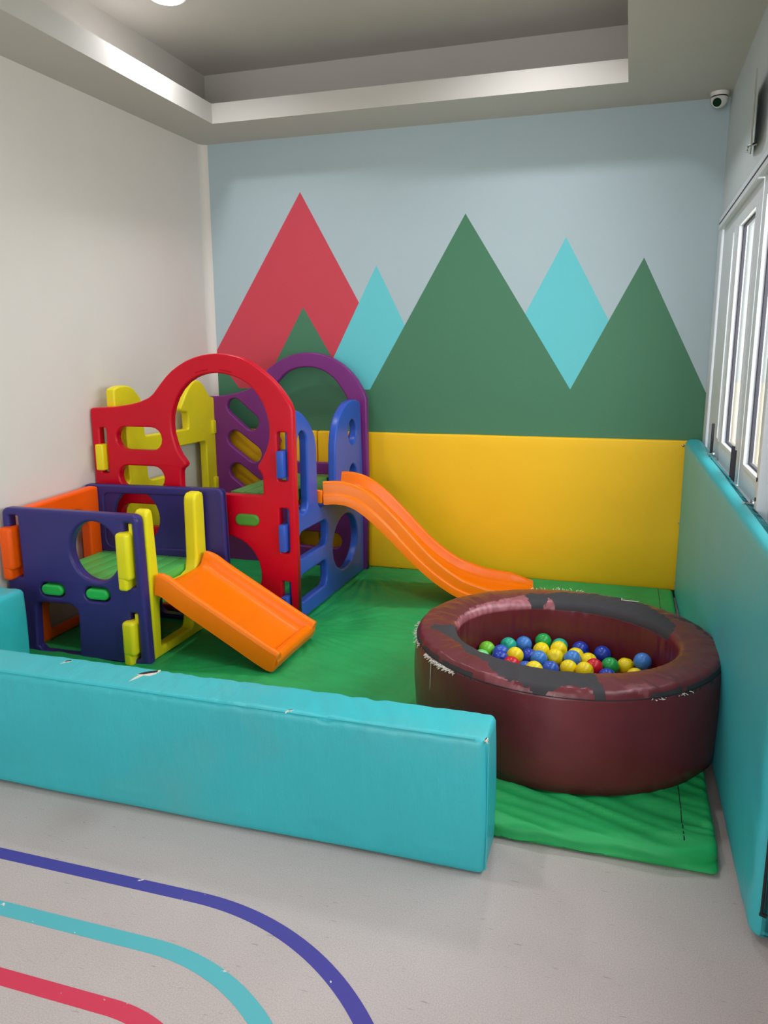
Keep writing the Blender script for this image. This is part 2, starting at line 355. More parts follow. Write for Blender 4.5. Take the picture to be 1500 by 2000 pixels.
# left wall (runs very slightly out of square)
bm = bmesh.new()
vs = [bm.verts.new(p) for p in [(xl(0), 0, 0), (xl(YB), YB, 0), (xl(YB) - .15, YB, 0), (xl(0) - .15, 0, 0), (xl(0), 0, 3.35), (xl(YB), YB, 3.35), (xl(YB) - .15, YB, 3.35), (xl(0) - .15, 0, 3.35)]]
for f in ((0, 1, 5, 4), (1, 2, 6, 5), (2, 3, 7, 6), (3, 0, 4, 7), (4, 5, 6, 7), (3, 2, 1, 0)): bm.faces.new([vs[i] for i in f])
bmesh.ops.recalc_face_normals(bm, faces=bm.faces[:])
struct(from_bm('wall_left', bm, M['wall_white'], smooth=False))
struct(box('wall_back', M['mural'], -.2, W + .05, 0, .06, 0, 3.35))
# soft cove where the white wall turns into the mural wall
bm = bmesh.new(); pr = [(-.047, -.05), (-.043, -.03), (-.032, -.013), (-.018, -.004), (-.001, -.001), (-.001, .02), (-.06, .02)]
for i in range(len(pr)):
    a, b = pr[i], pr[(i + 1) % len(pr)]
    bm.faces.new([bm.verts.new((a[0], a[1], 0)), bm.verts.new((b[0], b[1], 0)), bm.verts.new((b[0], b[1], H)), bm.verts.new((a[0], a[1], H))])
bmesh.ops.remove_doubles(bm, verts=bm.verts[:], dist=1e-5); bmesh.ops.recalc_face_normals(bm, faces=bm.faces[:])
struct(from_bm('trim_1', bm, M['wall_white']))
# right wall with the window band cut out
WZ0, WZ1, WY0, WY1 = .93, 2.205, -3.9, -.02
bm = bmesh.new()
bx(bm, W, W + .038, YB, .0, 0, WZ0); bx(bm, W, W + .038, YB, .0, WZ1, 3.35); bx(bm, W, W + .038, WY1, 0, WZ0, WZ1); bx(bm, W, W + .038, YB, WY0, WZ0, WZ1)
struct(from_bm('wall_right', bm, M['wall_blue'], smooth=False))
# front wall (behind the camera) with the wide glazed opening the daylight comes through
bm = bmesh.new()
bx(bm, -.5, W + .15, YB - .15, YB, 2.75, 3.35); bx(bm, -.5, 0, YB - .15, YB, 0, 2.75); bx(bm, 3.1, W + .15, YB - .15, YB, 0, 2.75); bx(bm, 0, 3.1, YB - .15, YB, 0, .5)
struct(from_bm('wall_front', bm, M['wall_white'], smooth=False))

# stepped ceiling: soffit ring with a lip, recessed cove behind it, raised panel above
TX0, TX1, TY1, TY0, LIP = .276, 2.669, -.4225, -6.6, .112
bm = bmesh.new()
bx(bm, -.6, TX0, YB, .06, H, H + LIP); bx(bm, TX1, W + .05, YB, .06, H, H + LIP); bx(bm, TX0, TX1, TY1, .06, H, H + LIP); bx(bm, TX0, TX1, YB, TY0, H, H + LIP)
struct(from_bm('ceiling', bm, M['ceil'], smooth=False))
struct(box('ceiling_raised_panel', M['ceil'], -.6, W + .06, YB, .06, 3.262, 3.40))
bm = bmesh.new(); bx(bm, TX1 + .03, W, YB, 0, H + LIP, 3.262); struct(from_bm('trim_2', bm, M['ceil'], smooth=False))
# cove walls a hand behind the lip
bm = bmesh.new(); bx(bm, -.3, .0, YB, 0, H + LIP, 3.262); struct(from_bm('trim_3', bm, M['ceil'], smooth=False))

# lamps on the raised panel
def ceiling_lamp(x, y, label):
    t = thing('ceiling_lamp', label, 'lamp', (x, y, 3.26))
    bm = bmesh.new(); bmesh.ops.create_cone(bm, cap_ends=True, segments=48, radius1=.098, radius2=.088, depth=.024)
    for v in bm.verts: v.co.z -= .010
    bmesh.ops.bevel(bm, geom=bm.edges[:], offset=.003, segments=2, affect='EDGES')
    from_bm('lamp_housing', bm, M['cam_white'], t)
    bm = bmesh.new(); bmesh.ops.create_cone(bm, cap_ends=True, segments=48, radius1=.078, radius2=.082, depth=.008)
    for v in bm.verts: v.co.z -= .026
    from_bm('diffuser', bm, M['lamp'], t)
    l = bpy.data.lights.new('ceiling_lamp_glow', 'AREA'); l.shape = 'DISK'; l.size = .16; l.energy = 11; l.spread = math.radians(145); l.color = (.96, .96, 1)
    o = bpy.data.objects.new('ceiling_lamp_glow', l); C.objects.link(o); o.location = (0, 0, -.035); o.parent = t
ceiling_lamp(.44, -1.13, 'round lit white ceiling lamp in the recess, at the top edge of the photo')
ceiling_lamp(2.21, -.95, 'round lit white ceiling lamp above the ball pit, just out of the frame')
ceiling_lamp(1.3, -2.9, 'unseen round white ceiling lamp over the front barrier, added for top light')  # unseen lamp, added to brighten the green mat from above

# ---------------------------------------------------------------- windows on the right wall
def sash(name, y0, y1, g0, g1, x, extra=True):
    """white casement: y0>y1 (back to front); glass g0..g1"""
    z0, z1, gz0, gz1 = .955, 2.165, 1.045, 2.068
    f = plate(name, M['trim'], rrect(y1, y0, z0, z1, .004, 2), [rrect(g1, g0, gz0, gz1, .004, 2)], .032, .003, 'x', x)
    struct(f)
    g = plate('glazing_bead', M['trim'], rrect(g1, g0, gz0, gz1, .003, 2), [rrect(g1 + .016, g0 - .016, gz0 + .016, gz1 - .016, .003, 2)], .038, .002, 'x', x - .006); g.parent = f
    g = plate('gasket', M['dark'], rrect(g1 + .014, g0 - .014, gz0 + .014, gz1 - .014, .003, 2), [rrect(g1 + .024, g0 - .030, gz0 + .024, gz1 - .024, .003, 2)], .014, .002, 'x', x + .012); g.parent = f
    box('pane', M['glass'], x + .025, x + .028, g1 + .02, g0 - .02, gz0 + .02, gz1 - .02, parent=f)
    return f
fr = plate('window_1', M['trim'], rrect(WY1 - 3.88, WY1 + .012, WZ0 - .01, WZ1 + .012, .004, 2), [rrect(WY1 - 3.72, -.17, .955, 2.165, .004, 2)], .046, .004, 'x', W - .008); struct(fr)
g = plate('head_track', M['trim'], rrect(-3.7, -.15, 2.135, 2.170, .003, 2), [], .03, .003, 'x', W - .022); g.parent = fr
g = box('track_slot', M['dark'], W - .024, W - .010, -3.7, -.17, 2.160, 2.166, parent=fr)
sash('window_2', -.185, -.775, -.66, -.765 + .01, W + .004)
sash('window_3', -.78, -1.515, -.885, -1.42, W + .004)
sash('window_4', -1.535, -2.19, -1.65, -2.10, W + .004)
sash('window_5', -2.25, -3.0, -2.36, -2.90, W + .004)
post = struct(box('trim_4', M['trim'], W - .03, W + .036, -2.245, -2.195, .94, 2.18, .003))
for z in (1.02, 1.085):
    bm = bmesh.new(); bmesh.ops.create_cone(bm, cap_ends=True, segments=16, radius1=.007, radius2=.007, depth=.003, matrix=Matrix.Translation((W - .031, -2.218, z)) @ Matrix.Rotation(PI / 2, 4, 'Y'))
    o = from_bm('screw_hole', bm, M['black'], post)
def pull(y, z0, z1):
    o = box('pull_bar', M['dark'], W - .026, W - .012, y - .006, y + .006, z0, z1, .003); o.parent = bpy.data.objects['window_3']
pull(-.655, .96, 1.13); pull(-1.488, .95, 1.11); pull(-1.545, .95, 1.10)
def latch(y, z, label):
    t = thing('window_latch', label, 'latch', (W - .012, y, z))
    bm = bmesh.new(); bx(bm, -.012, .004, -.022, .022, -.012, .012, .003); from_bm('latch_plate', bm, M['chrome'], t)
    bm = bmesh.new(); tube(bm, [(-.012, -.015, 0), (-.034, -.017, .002), (-.04, -.03, .006)], .0045); tube(bm, [(-.012, .012, 0), (-.03, .014, -.008), (-.036, .03, -.008)], .0045); from_bm('latch_lever', bm, M['chrome'], t)
latch(-.755, .985, 'small steel latch at the window foot nearest the mural wall')
latch(-2.10, .985, 'small steel latch low on the window frame at the right photo edge')
# outdoors beyond the glass
t = thing('outdoor_wall', 'pale two-tone wall outdoors seen through the right-hand window panes', 'wall', (5.5, 3.0, 0))
reparent(box('upper_wall', M['out_grey'], 3.6, 9.0, 3.0, 3.15, 1.2, 4.5), t)
reparent(box('lower_wall', M['out_wall'], 3.6, 9.0, 2.97, 3.15, -.1, 1.2), t)
struct(box('ground_outside', M['out_wall'], W + .3, 9.0, -9, 4.5, -.12, -.02))

# security camera in the corner
t = thing('security_camera', 'white dome security camera with black lens on the ceiling corner', 'camera', (3.135, -.105, H))
bm = bmesh.new(); bmesh.ops.create_cone(bm, cap_ends=True, segments=40, radius1=.043, radius2=.048, depth=.02)
for v in bm.verts: v.co.z -= .0105
bmesh.ops.bevel(bm, geom=bm.edges[:], offset=.003, segments=2, affect='EDGES'); from_bm('base', bm, M['cam_white'], t)
bm = bmesh.new(); bmesh.ops.create_cone(bm, cap_ends=True, segments=40, radius1=.041, radius2=.041, depth=.003)
for v in bm.verts: v.co.z -= .0225
from_bm('seam_ring', bm, M['cam_black'], t)
bm = bmesh.new(); bmesh.ops.create_uvsphere(bm, u_segments=32, v_segments=20, radius=.042)
for v in bm.verts: v.co.z = v.co.z * 1.05 - .034
bmesh.ops.delete(bm, geom=[v for v in bm.verts if v.co.z > -.022], context='VERTS'); from_bm('turret', bm, M['cam_white'], t)
dv = Vector((-.30, -.80, -.50)).normalized(); q = dv.to_track_quat('Z', 'Y').to_matrix().to_4x4()
bm = bmesh.new(); bmesh.ops.create_cone(bm, cap_ends=True, segments=32, radius1=.024, radius2=.022, depth=.02, matrix=Matrix.Translation(Vector((0, 0, -.036)) + dv * .035) @ q)
ln = from_bm('lens', bm, M['cam_black'], t)
bm = bmesh.new(); bmesh.ops.create_circle(bm, segments=8, radius=.001)
bm.clear()
ringp = [Vector((0, 0, -.036)) + dv * .043 + q.to_3x3() @ Vector((.025 * math.cos(a * PI / 16), .025 * math.sin(a * PI / 16), 0)) for a in range(33)]
tube(bm, ringp, .0025); from_bm('lens_ring', bm, M['cam_white'], t)

# thin plate standing off the right wall high above the windows
t = thing('wall_plate', 'thin grey plate standing off the right wall above the windows', 'panel', (W, -1.20, 2.41))
bm = bmesh.new()
a = [bm.verts.new(p) for p in [(-.046, -.27, .125), (-.046, -.27, -.09), (-.034, -.20, -.125), (-.008, .05, -.11), (-.008, .05, .125)]]; bm.faces.new(a)
r_ = bmesh.ops.extrude_face_region(bm, geom=bm.faces[:]); 
for e in r_['geom']:
    if isinstance(e, bmesh.types.BMVert): e.co.x -= .005
bmesh.ops.recalc_face_normals(bm, faces=bm.faces[:]); from_bm('plate', bm, M['sign'], t, smooth=False)
bm = bmesh.new(); tube(bm, [(0, -.05, -.09), (-.03, -.03, -.095), (-.034, -.03, -.12)], .006, 8); from_bm('bracket', bm, M['chrome'], t)

# painted track stripes on the floor
def stripe(name, label, yo, cx, R_, wd, col, xs=-.6, end=78):
    bm = bmesh.new(); z = .0006; cy = yo - R_
    outer = [(xs, yo), (0.3, yo), (1.0, yo)] + arc(cx, cy, R_, 90, 90 - end, 40) + [(cx + R_ * math.sin(math.radians(end)) + .02, cy - 1.0)]
    inner = [(xs, yo - wd), (0.3, yo - wd), (1.0, yo - wd)] + arc(cx, cy, R_ - wd, 90, 90 - end, 40) + [(cx + (R_ - wd) * math.sin(math.radians(end)) + .02, cy - 1.0)]
    A = [bm.verts.new((x, y, z)) for x, y in outer]; B = [bm.verts.new((x, y, z)) for x, y in inner]
    A0 = [bm.verts.new((x, y, 0)) for x, y in outer]; B0 = [bm.verts.new((x, y, 0)) for x, y in inner]
    for i in range(len(A) - 1):
        bm.faces.new((B[i], B[i + 1], A[i + 1], A[i])); bm.faces.new((A[i], A[i + 1], A0[i + 1], A0[i])); bm.faces.new((B0[i], B0[i + 1], B[i + 1], B[i]))
    tag(from_bm(name, bm, line_mat(name + '_paint', col), smooth=False), label, 'floor marking')
stripe('floor_stripe', 'purple curved stripe on the floor, nearest the turquoise barrier', -3.252, 1.68, .80, .043, rgb(66, 56, 150), end=80)
stripe('floor_stripe', 'turquoise curved stripe on the floor between purple and red stripes', -3.444, 1.66, .62, .048, rgb(82, 178, 186))
stripe('floor_stripe', 'red curved stripe on the floor, nearest the camera', -3.640, 1.68, .41, .046, rgb(210, 44, 78))

# ================================================================ PADS
# yellow wall pads (two, seam behind the tower)
def ydisp(p, n): return n * (.002 * nz(p.x * 3, p.z * 3, 1))
for x0, x1, lab in ((-.04, .756, 'yellow padded wall panel in the corner behind the tower'), (.76, 3.135, 'wide yellow padded wall panel under the painted mountains')):
    bm = grid_box(x0, x1, -.052, -.002, .05, .972, .012, .06, ydisp)
    pad = tag(from_bm('wall_pad', bm, M['ypad'], angle=None), lab, 'wall pad')
for i, (x, z) in enumerate(((3.085, .945), (3.095, .48), (3.10, .10))):
    bm = bmesh.new(); bmesh.ops.create_uvsphere(bm, u_segments=16, v_segments=8, radius=.008, matrix=Matrix.Translation((x, -.054, z)) @ Matrix.Diagonal((1, .5, 1, 1)))
    from_bm('snap_button', bm, M['snap'], pad)

# green floor mat
def mdisp(p, n):
    if p.z < .02: return Vector((0, 0, 0))
    h = 0
    # creases pulled towards the tower foot and the slide
    for (cx, cy, am, sc_) in ((1.16, -.18, .030, 30), (1.15, -1.35, .022, 26), (.74, -2.05, .018, 22), (1.9, -1.2, .012, 20)):
        dx, dy = p.x - cx, p.y - cy; d = math.hypot(dx, dy); a = math.atan2(dy, dx)
        h -= am * abs(nz(a * sc_ * .35 + 3, d * 1.5, cx)) * min(1, d * 6) * math.exp(-d * 2.0)
    # long slanting folds across the front strip
    u = p.x * .55 + p.y * 1.5; v = p.x * 1.2 - p.y * .5
    f = math.exp(-((p.y + 2.76) / .45) ** 2)
    h -= (.022 * f + .004) * abs(nz(u * 11, v * 1.6, 5)); h -= .004 * abs(nz(p.x * 5, p.y * 5, 9))
    h -= .014 * f * max(0, nz(u * 5, v * 1.2, 2))
    s = Vector((0, 0, h))
    if p.y < -2.70: s.y += .010 * nz(p.x * 6, p.z * 20, 4)
    if p.y < -2.6 and p.x > 2.9:
        s.y += .05 * ((p.x - 2.9) / .18) ** 2 * min(1, (-2.6 - p.y) / .1); 
    return s
fm = from_bm('floor_mat', grid_box(-.03, 3.085, -2.766, -.056, .0, .066, .022, .012, mdisp), M['mat'], angle=None)
tag(fm, 'large wrinkled green tarpaulin floor mat under the play equipment', 'mat')
def mz(x, y):
    best = .06
    return best + mdisp(Vector((x, y, .063)), Vector((0, 0, 1))).z
bm = bmesh.new()
for x, y0, y1 in ((2.99, -2.70, -2.38), (3.0, -.75, -.08)):
    k = 24; bm = bmesh.new(); tube(bm, [(x, y0 + (y1 - y0) * i / k, mz(x, y0 + (y1 - y0) * i / k) + .005) for i in range(k + 1)], .0022, 5)
    o = from_bm('seam', bm, M['black'], fm); o['label'] = 'black stitched seam'
bm = bmesh.new(); tube(bm, [(.02 + .02 * i, -1.60, mz(.02 + .02 * i, -1.6) + .002) for i in range(32)], .003, 5)
o = from_bm('seam', bm, M['black'], fm); o['label'] = 'black stitched seam'

# turquoise barriers
def bdisp(x0, x1, y0, y1, top, seed):
    def f(p, n):
        d = Vector((0, 0, 0)); e = 0
        e += .010 * (1 - (2 * (p.z - top / 2) / top) ** 2) * abs(n.y)
        e += .004 * nz(p.x * 2.2, p.z * 3, seed + p.y)
        if n.z > .2: e -= .0065 * abs(nz((p.x + p.y * .6) * 20, p.y * 3, seed)) * (.4 + abs(nz(p.x * 1.7, 0, 2)) * 2) + .002 * abs(nz(p.x * 11 + p.y * 6, p.y, seed))
        if p.z < .08 and n.z > -.5: e += .004 * nz(p.x * 9, p.z * 7, seed)
        if top - .05 < p.z and abs(n.y) > .3: e += .002 * nz(p.x * 30, p.z * 10, seed)
        return n * e
    return f
bar = from_bm('foam_barrier', grid_box(xl(-3) + .01, 2.433, -2.952, -2.775, .001, .431, .020, .012, bdisp(0, 2.4, -2.95, -2.78, .43, 3)), M['teal'], angle=None)
tag(bar, 'long turquoise foam barrier lying across the front of the play area', 'barrier')
bar2 = from_bm('foam_barrier', grid_box(xl(-2.5) + .030, .144, -2.742, -2.15, .064, .432, .020, .02, bdisp(0, .2, -2.7, -2.1, .43, 8)), M['teal'], angle=None)
tag(bar2, 'short turquoise foam barrier against the left wall beside the indigo panel', 'barrier')
# raised seams
bm = bmesh.new()
tube(bm, [(2.437, -2.948, .02 + i * .04) for i in range(11)], .0022, 5)
tube(bm, [(-.1 + i * .1, -2.948, .426) for i in range(26)], .002, 5)
o = from_bm('welt_seam', bm, M['teal'], bar)
# tears in the front barrier
def tear(parent, x, y, z, s, ang, slit=True):
    c, sn = math.cos(ang), math.sin(ang)
    def T(u, v, w_=0): return (x + (u * c - v * sn) * s, y + (u * sn + v * c) * s, z + w_)
    if slit:
        bm = bmesh.new(); pts = [(-.5, -.06), (-.2, .10), (.2, .17), (.52, .17), (.5, -.02), (.2, -.06), (-.2, -.13)]
        a = [bm.verts.new(T(u, v, -.001)) for u, v in pts]; b = [bm.verts.new(T(u, v, .0055)) for u, v in pts]
        bm.faces.new(b); [bm.faces.new((a[i], a[(i + 1) % 7], b[(i + 1) % 7], b[i])) for i in range(7)]
        o = from_bm('tear_hole', bm, M['black'], parent, smooth=False)
    bm = bmesh.new(); rnd = random.Random(int(x * 100))
    P = [(-.62, -.02), (-.45, -.18), (-.75, -.55), (-.95, -.95), (-.60, -.62), (-.25, -.30), (.1, -.42), (.4, -.25), (.6, .02), (.66, .26), (.54, .2), (.5, -.05), (.2, -.08), (-.2, -.14), (-.5, -.06)]
    a = [bm.verts.new(T(u + rnd.uniform(-.02, .02), v, .004)) for u, v in P]; b = [bm.verts.new(T(u, v, -.002)) for u, v in P]
    bm.faces.new(a); [bm.faces.new((b[i], b[(i + 1) % len(P)], a[(i + 1) % len(P)], a[i])) for i in range(len(P))]
    bmesh.ops.triangulate(bm, faces=bm.faces[:])
    from_bm('tear_edge', bm, M['foam'], parent, smooth=False)
tear(bar, 1.252, -2.822, .4275, .062, .55)
tear(bar, .922, -2.815, .4275, .022, .4)
tear(bar, 1.829, -2.938, .4265, .014, .2, False)
tear(bar, 2.428, -2.940, .424, .014, 1.2, False)

# tall turquoise wall pad along the right wall
def rdisp(p, n):
    e = 0; t_ = max(0, min(1, -p.y / 3))
    d = Vector((.035 * t_ if n.x < -.3 or p.x < 3.15 else 0, 0, 0))
    e += .003 * nz(p.y * 2, p.z * 2.5, 3)
    if p.y < -2.9: e += .006 * nz(p.y * 12, p.z * 12, 2)
    return d + n * e
rp = from_bm('wall_pad', grid_box(3.092, 3.190, -3.02, -.056, .012, .988, .036, .035, rdisp), M['teal_wall'], angle=None)
tag(rp, 'tall turquoise padded panel standing along the right wall under the windows', 'wall pad')
bm = bmesh.new(); tube(bm, [(3.150, -3.024, .10 + .02 * i) for i in range(34)], .0035, 6); tube(bm, [(3.158, -3.024, .10 + .02 * i) for i in range(34)], .002, 6); tube(bm, [(3.146, -3.024, .10), (3.162, -3.024, .095)], .005, 6)
o = from_bm('zip', bm, M['black'], rp); o['label'] = 'black zip on the end face'

# ================================================================ BALL PIT
PX, PY, PA, PB, PPH = 2.567, -1.995, .578, .548, -.35
IX, IY, IA, IB, IPH = 2.567, -2.013, .415, .361, -.186
ZT, ZB = .425, .062
def elp(cx, cy, a, b, ph, t):
    # point on ellipse in world direction t
    ca, sa = math.cos(t - ph), math.sin(t - ph); r = a * b / math.sqrt((b * ca) ** 2 + (a * sa) ** 2)
    return Vector((cx + r * math.cos(t), cy + r * math.sin(t)))
def inpoly(x, y, P):
    c = False
    for i in range(len(P)):
        (x0, y0), (x1, y1) = P[i - 1], P[i]
        if (y0 > y) != (y1 > y) and x < (x1 - x0) * (y - y0) / (y1 - y0) + x0: c = not c
    return c
PEEL = [[(2.057, -2.113), (2.076, -2.089), (2.158, -2.046), (2.223, -2.164), (2.333, -2.283), (2.451, -2.338), (2.626, -2.324), (2.697, -2.367), (2.714, -2.458), (2.735, -2.502), (2.745, -2.546), (2.733, -2.554), (2.714, -2.532), (2.671, -2.513), (2.633, -2.516), (2.544, -2.551), (2.510, -2.536), (2.441, -2.519), (2.389, -2.491), (2.379, -2.472), (2.348, -2.435), (2.340, -2.409), (2.244, -2.330), (2.226, -2.294), (2.214, -2.255), (2.166, -2.215), (2.120, -2.171), (2.081, -2.142)], [(2.460, -1.561), (2.528, -1.518), (2.573, -1.513), (2.660, -1.487), (2.749, -1.514), (2.800, -1.514), (2.856, -1.557), (2.884, -1.592), (2.908, -1.648), (2.953, -1.728), (2.987, -1.831), (2.977, -1.882), (2.957, -1.911), (2.895, -1.834), (2.872, -1.841), (2.833, -1.789), (2.773, -1.755), (2.691, -1.726), (2.584, -1.681), (2.522, -1.663), (2.469, -1.605)], [(2.370, -1.603), (2.397, -1.564), (2.461, -1.569), (2.470, -1.619), (2.454, -1.676), (2.391, -1.665)], [(2.949, -1.716), (3.024, -1.720), (3.060, -1.747), (3.096, -1.870), (3.134, -1.959), (3.136, -1.980), (3.087, -1.890), (3.047, -1.776), (2.992, -1.736)]]
WORN = [([(2.140, -2.020), (2.146, -1.928), (2.170, -1.832), (2.218, -1.753), (2.285, -1.674), (2.375, -1.602), (2.472, -1.589), (2.522, -1.656), (2.455, -1.690), (2.322, -1.744), (2.251, -1.794), (2.196, -1.873), (2.164, -1.975), (2.157, -2.040)], 0.8), ([(2.345, -2.477), (2.389, -2.491), (2.441, -2.519), (2.511, -2.548), (2.593, -2.544), (2.642, -2.554), (2.644, -2.585), (2.518, -2.607), (2.415, -2.573), (2.357, -2.548)], 0.35), ([(2.792, -2.493), (2.810, -2.455), (2.861, -2.431), (2.880, -2.450), (2.873, -2.476)], 0.3)]
def pit():
    t = thing('ball_pit', 'round maroon vinyl ball pit with black peeling patches on its rim', 'ball pit', (PX, PY, ZB))
    NA, prof = 720, []
    # profile: (f, z) f=0 outer .. 1 inner
    R0 = .03
    for i in range(8): prof.append((0, ZB + (ZT - .055 - ZB) * i / 7, 'o'))
    for i in range(1, 6): prof.append((0, ZT - .055 + .025 * i / 5, 'o'))
    for i in range(1, 6): a = i / 6 * PI / 2; prof.append(((1 - math.cos(a)) * .12, ZT - .03 + .03 * math.sin(a), 't'))
    for i in range(0, 31): f = .12 + .72 * i / 30; prof.append((f, ZT, 't'))
    for i in range(1, 6): a = i / 6 * PI / 2; prof.append((.84 + .16 * math.sin(a), ZT - .035 + .035 * math.cos(a), 't'))
    for i in range(0, 7): prof.append((1, ZT - .035 - (ZT - .035 - ZB) * i / 6, 'i'))
    bm = bmesh.new(); lp = bm.verts.layers.float.new('peel'); lw = bm.verts.layers.float.new('worn'); rings = []
    for k in range(NA):
        a = 2 * PI * k / NA; A = elp(PX, PY, PA, PB, PPH, a); B = elp(IX, IY, IA, IB, IPH, a); ring = []
        for (f, z, kind) in prof:
            p = A.lerp(B, f); zz = z
            if kind == 't':
                bulge = .010 * math.sin(PI * min(1, max(0, f))) ; zz += bulge + .003 * nz(a * 9, f * 1.2, 3) + .0025 * nz(math.cos(a) * 22 + f * 3, math.sin(a) * 22, 7) * (1 if f < .5 else .5)
            if kind == 'o':
                h = (z - ZB) / (ZT - ZB); d = (p - Vector((PX, PY))).normalized(); p = p + d * (.012 * math.sin(PI * h) + .004 * nz(a * 5, h * 2, 1))
            if kind == 'i' : d = (p - Vector((IX, IY))).normalized(); p = p + d * .003 * nz(a * 14, 0, 5)
            v = bm.verts.new((p.x - PX, p.y - PY, zz - ZB)); ring.append(v)
            x, y = p.x + .010 * nz(p.x * 40, p.y * 40, 1) + .005 * nz(p.x * 130, p.y * 130, 1), p.y + .010 * nz(p.x * 40, p.y * 40, 8) + .005 * nz(p.x * 130, p.y * 130, 5)
            pe = 0
            if kind == 't': pe = 1.0 if any(inpoly(x, y, Q) for Q in PEEL) else 0.0
            seam = (kind == 't' and f < .02 and nz(a * 14, 0, 2) > -.25) or (kind == 'o' and z > ZT - .036 - .012 * nz(a * 60, 0, 6) and nz(a * 22, 0, 2) > .05)
            if seam and (a > 5.3 or a < 1.2 or 3.0 < a < 4.2): pe = 1.0
            v[lp] = pe
            wv = 0
            if kind == 't':
                for (Q, am) in WORN:
                    if inpoly(x, y, Q): wv = max(wv, .8 * am * (.45 + .9 * abs(nz(p.x * 35, p.y * 35, 3))))
            v[lw] = min(1, wv) * (1 - pe)
        rings.append(ring)
    n = len(prof)
    for k in range(NA):
        r0, r1 = rings[k], rings[(k + 1) % NA]
        for i in range(n - 1): bm.faces.new((r0[i], r1[i], r1[i + 1], r0[i + 1]))
        bm.faces.new((r0[n - 1], r1[n - 1], r1[0], r0[0]))
    bmesh.ops.recalc_face_normals(bm, faces=bm.faces[:])
    ring_o = from_bm('foam_ring', bm, M['pit'], t, angle=None)
    # base cushion
    bm = bmesh.new(); top = []; bot = []
    for k in range(96):
        a = 2 * PI * k / 96; B = elp(IX, IY, IA - .004, IB - .004, IPH, a); top.append(bm.verts.new((B.x - PX, B.y - PY, .198 - ZB))); bot.append(bm.verts.new((B.x - PX, B.y - PY, .003)))
    bm.faces.new(top); bm.faces.new(bot[::-1]); [bm.faces.new((bot[i], bot[(i + 1) % 96], top[(i + 1) % 96], top[i])) for i in range(96)]
    from_bm('base_cushion', bm, M['pit'], t, angle=30)
    # seam cord + frayed threads
    bm = bmesh.new()
    for k in range(0, 360, 2):
        a0, a1 = math.radians(k), math.radians(k + 2.2)
        P = []
        for a in (a0, (a0 + a1) / 2, a1):
            A = elp(PX, PY, PA, PB, PPH, a); d = (A - Vector((PX, PY))).normalized(); A = A + d * .001; P.append((A.x - PX, A.y - PY, ZT - .026 - ZB))
        tube(bm, P, .0022, 5)
    from_bm('seam_cord', bm, M['black'], t)
    bm = bmesh.new(); rnd = random.Random(3)
    def fray(a, out, zz, n_, ln_):
        for _ in range(n_):
            aa = a + rnd.uniform(-.02, .02); A = elp(PX, PY, PA + out, PB + out, PPH, aa); d = (A - Vector((PX, PY))).normalized()
            p0 = Vector((A.x - PX, A.y - PY, zz - ZB + rnd.uniform(-.004, .004))); q1 = p0 + Vector((d.x * rnd.uniform(.0, .012), d.y * rnd.uniform(.0, .012), rnd.uniform(-.8, .3) * ln_)); q2 = q1 + Vector((rnd.uniform(-.01, .01), rnd.uniform(-.01, .01), rnd.uniform(-.6, .2) * ln_))
            tube(bm, [p0, q1, q2], .0011, 4)
    for k in range(30): fray(math.radians(178 + k * .9), .003, ZT - .028, 1 + (k % 3 == 0), .011)
    for k in range(40): fray(math.radians(212 + k * .5), .003, ZT - .032, 3, .006)
    for k in range(30): fray(math.radians(86 + k * .8), .002, ZT - .006, 1, -.010 if k % 3 else .004)
    for k in range(14): fray(math.radians(305 + k * .6 + (6 if k > 6 else 0)), .003, ZT - .03, 1, .0015)
    o = from_bm('loose_threads', bm, M['thread'], t, smooth=False); o['kind'] = 'stuff'; o['label'] = 'frayed white threads along the torn rim seam'
    for (x, y, pts) in ((2.80, -1.56, [(-.02, .02), (-.022, -.006), (.045, -.012), (.05, -.006)]),):
        bm = bmesh.new(); tube(bm, [(x + u - PX, y + v - PY, ZT - ZB + .013) for u, v in pts], .0018, 5)
        o = from_bm('stitch', bm, M['thread'], t)
    bm = bmesh.new(); tube(bm, [(elp(PX, PY, PA + .008, PB + .008, PPH, math.radians(218 - i * .12)).x - PX, elp(PX, PY, PA + .012, PB + .012, PPH, math.radians(218 - i * .12)).y - PY, .33 - i * .018) for i in range(9)], .0013, 4)
    from_bm('side_thread', bm, M['thread'], t)
pit()

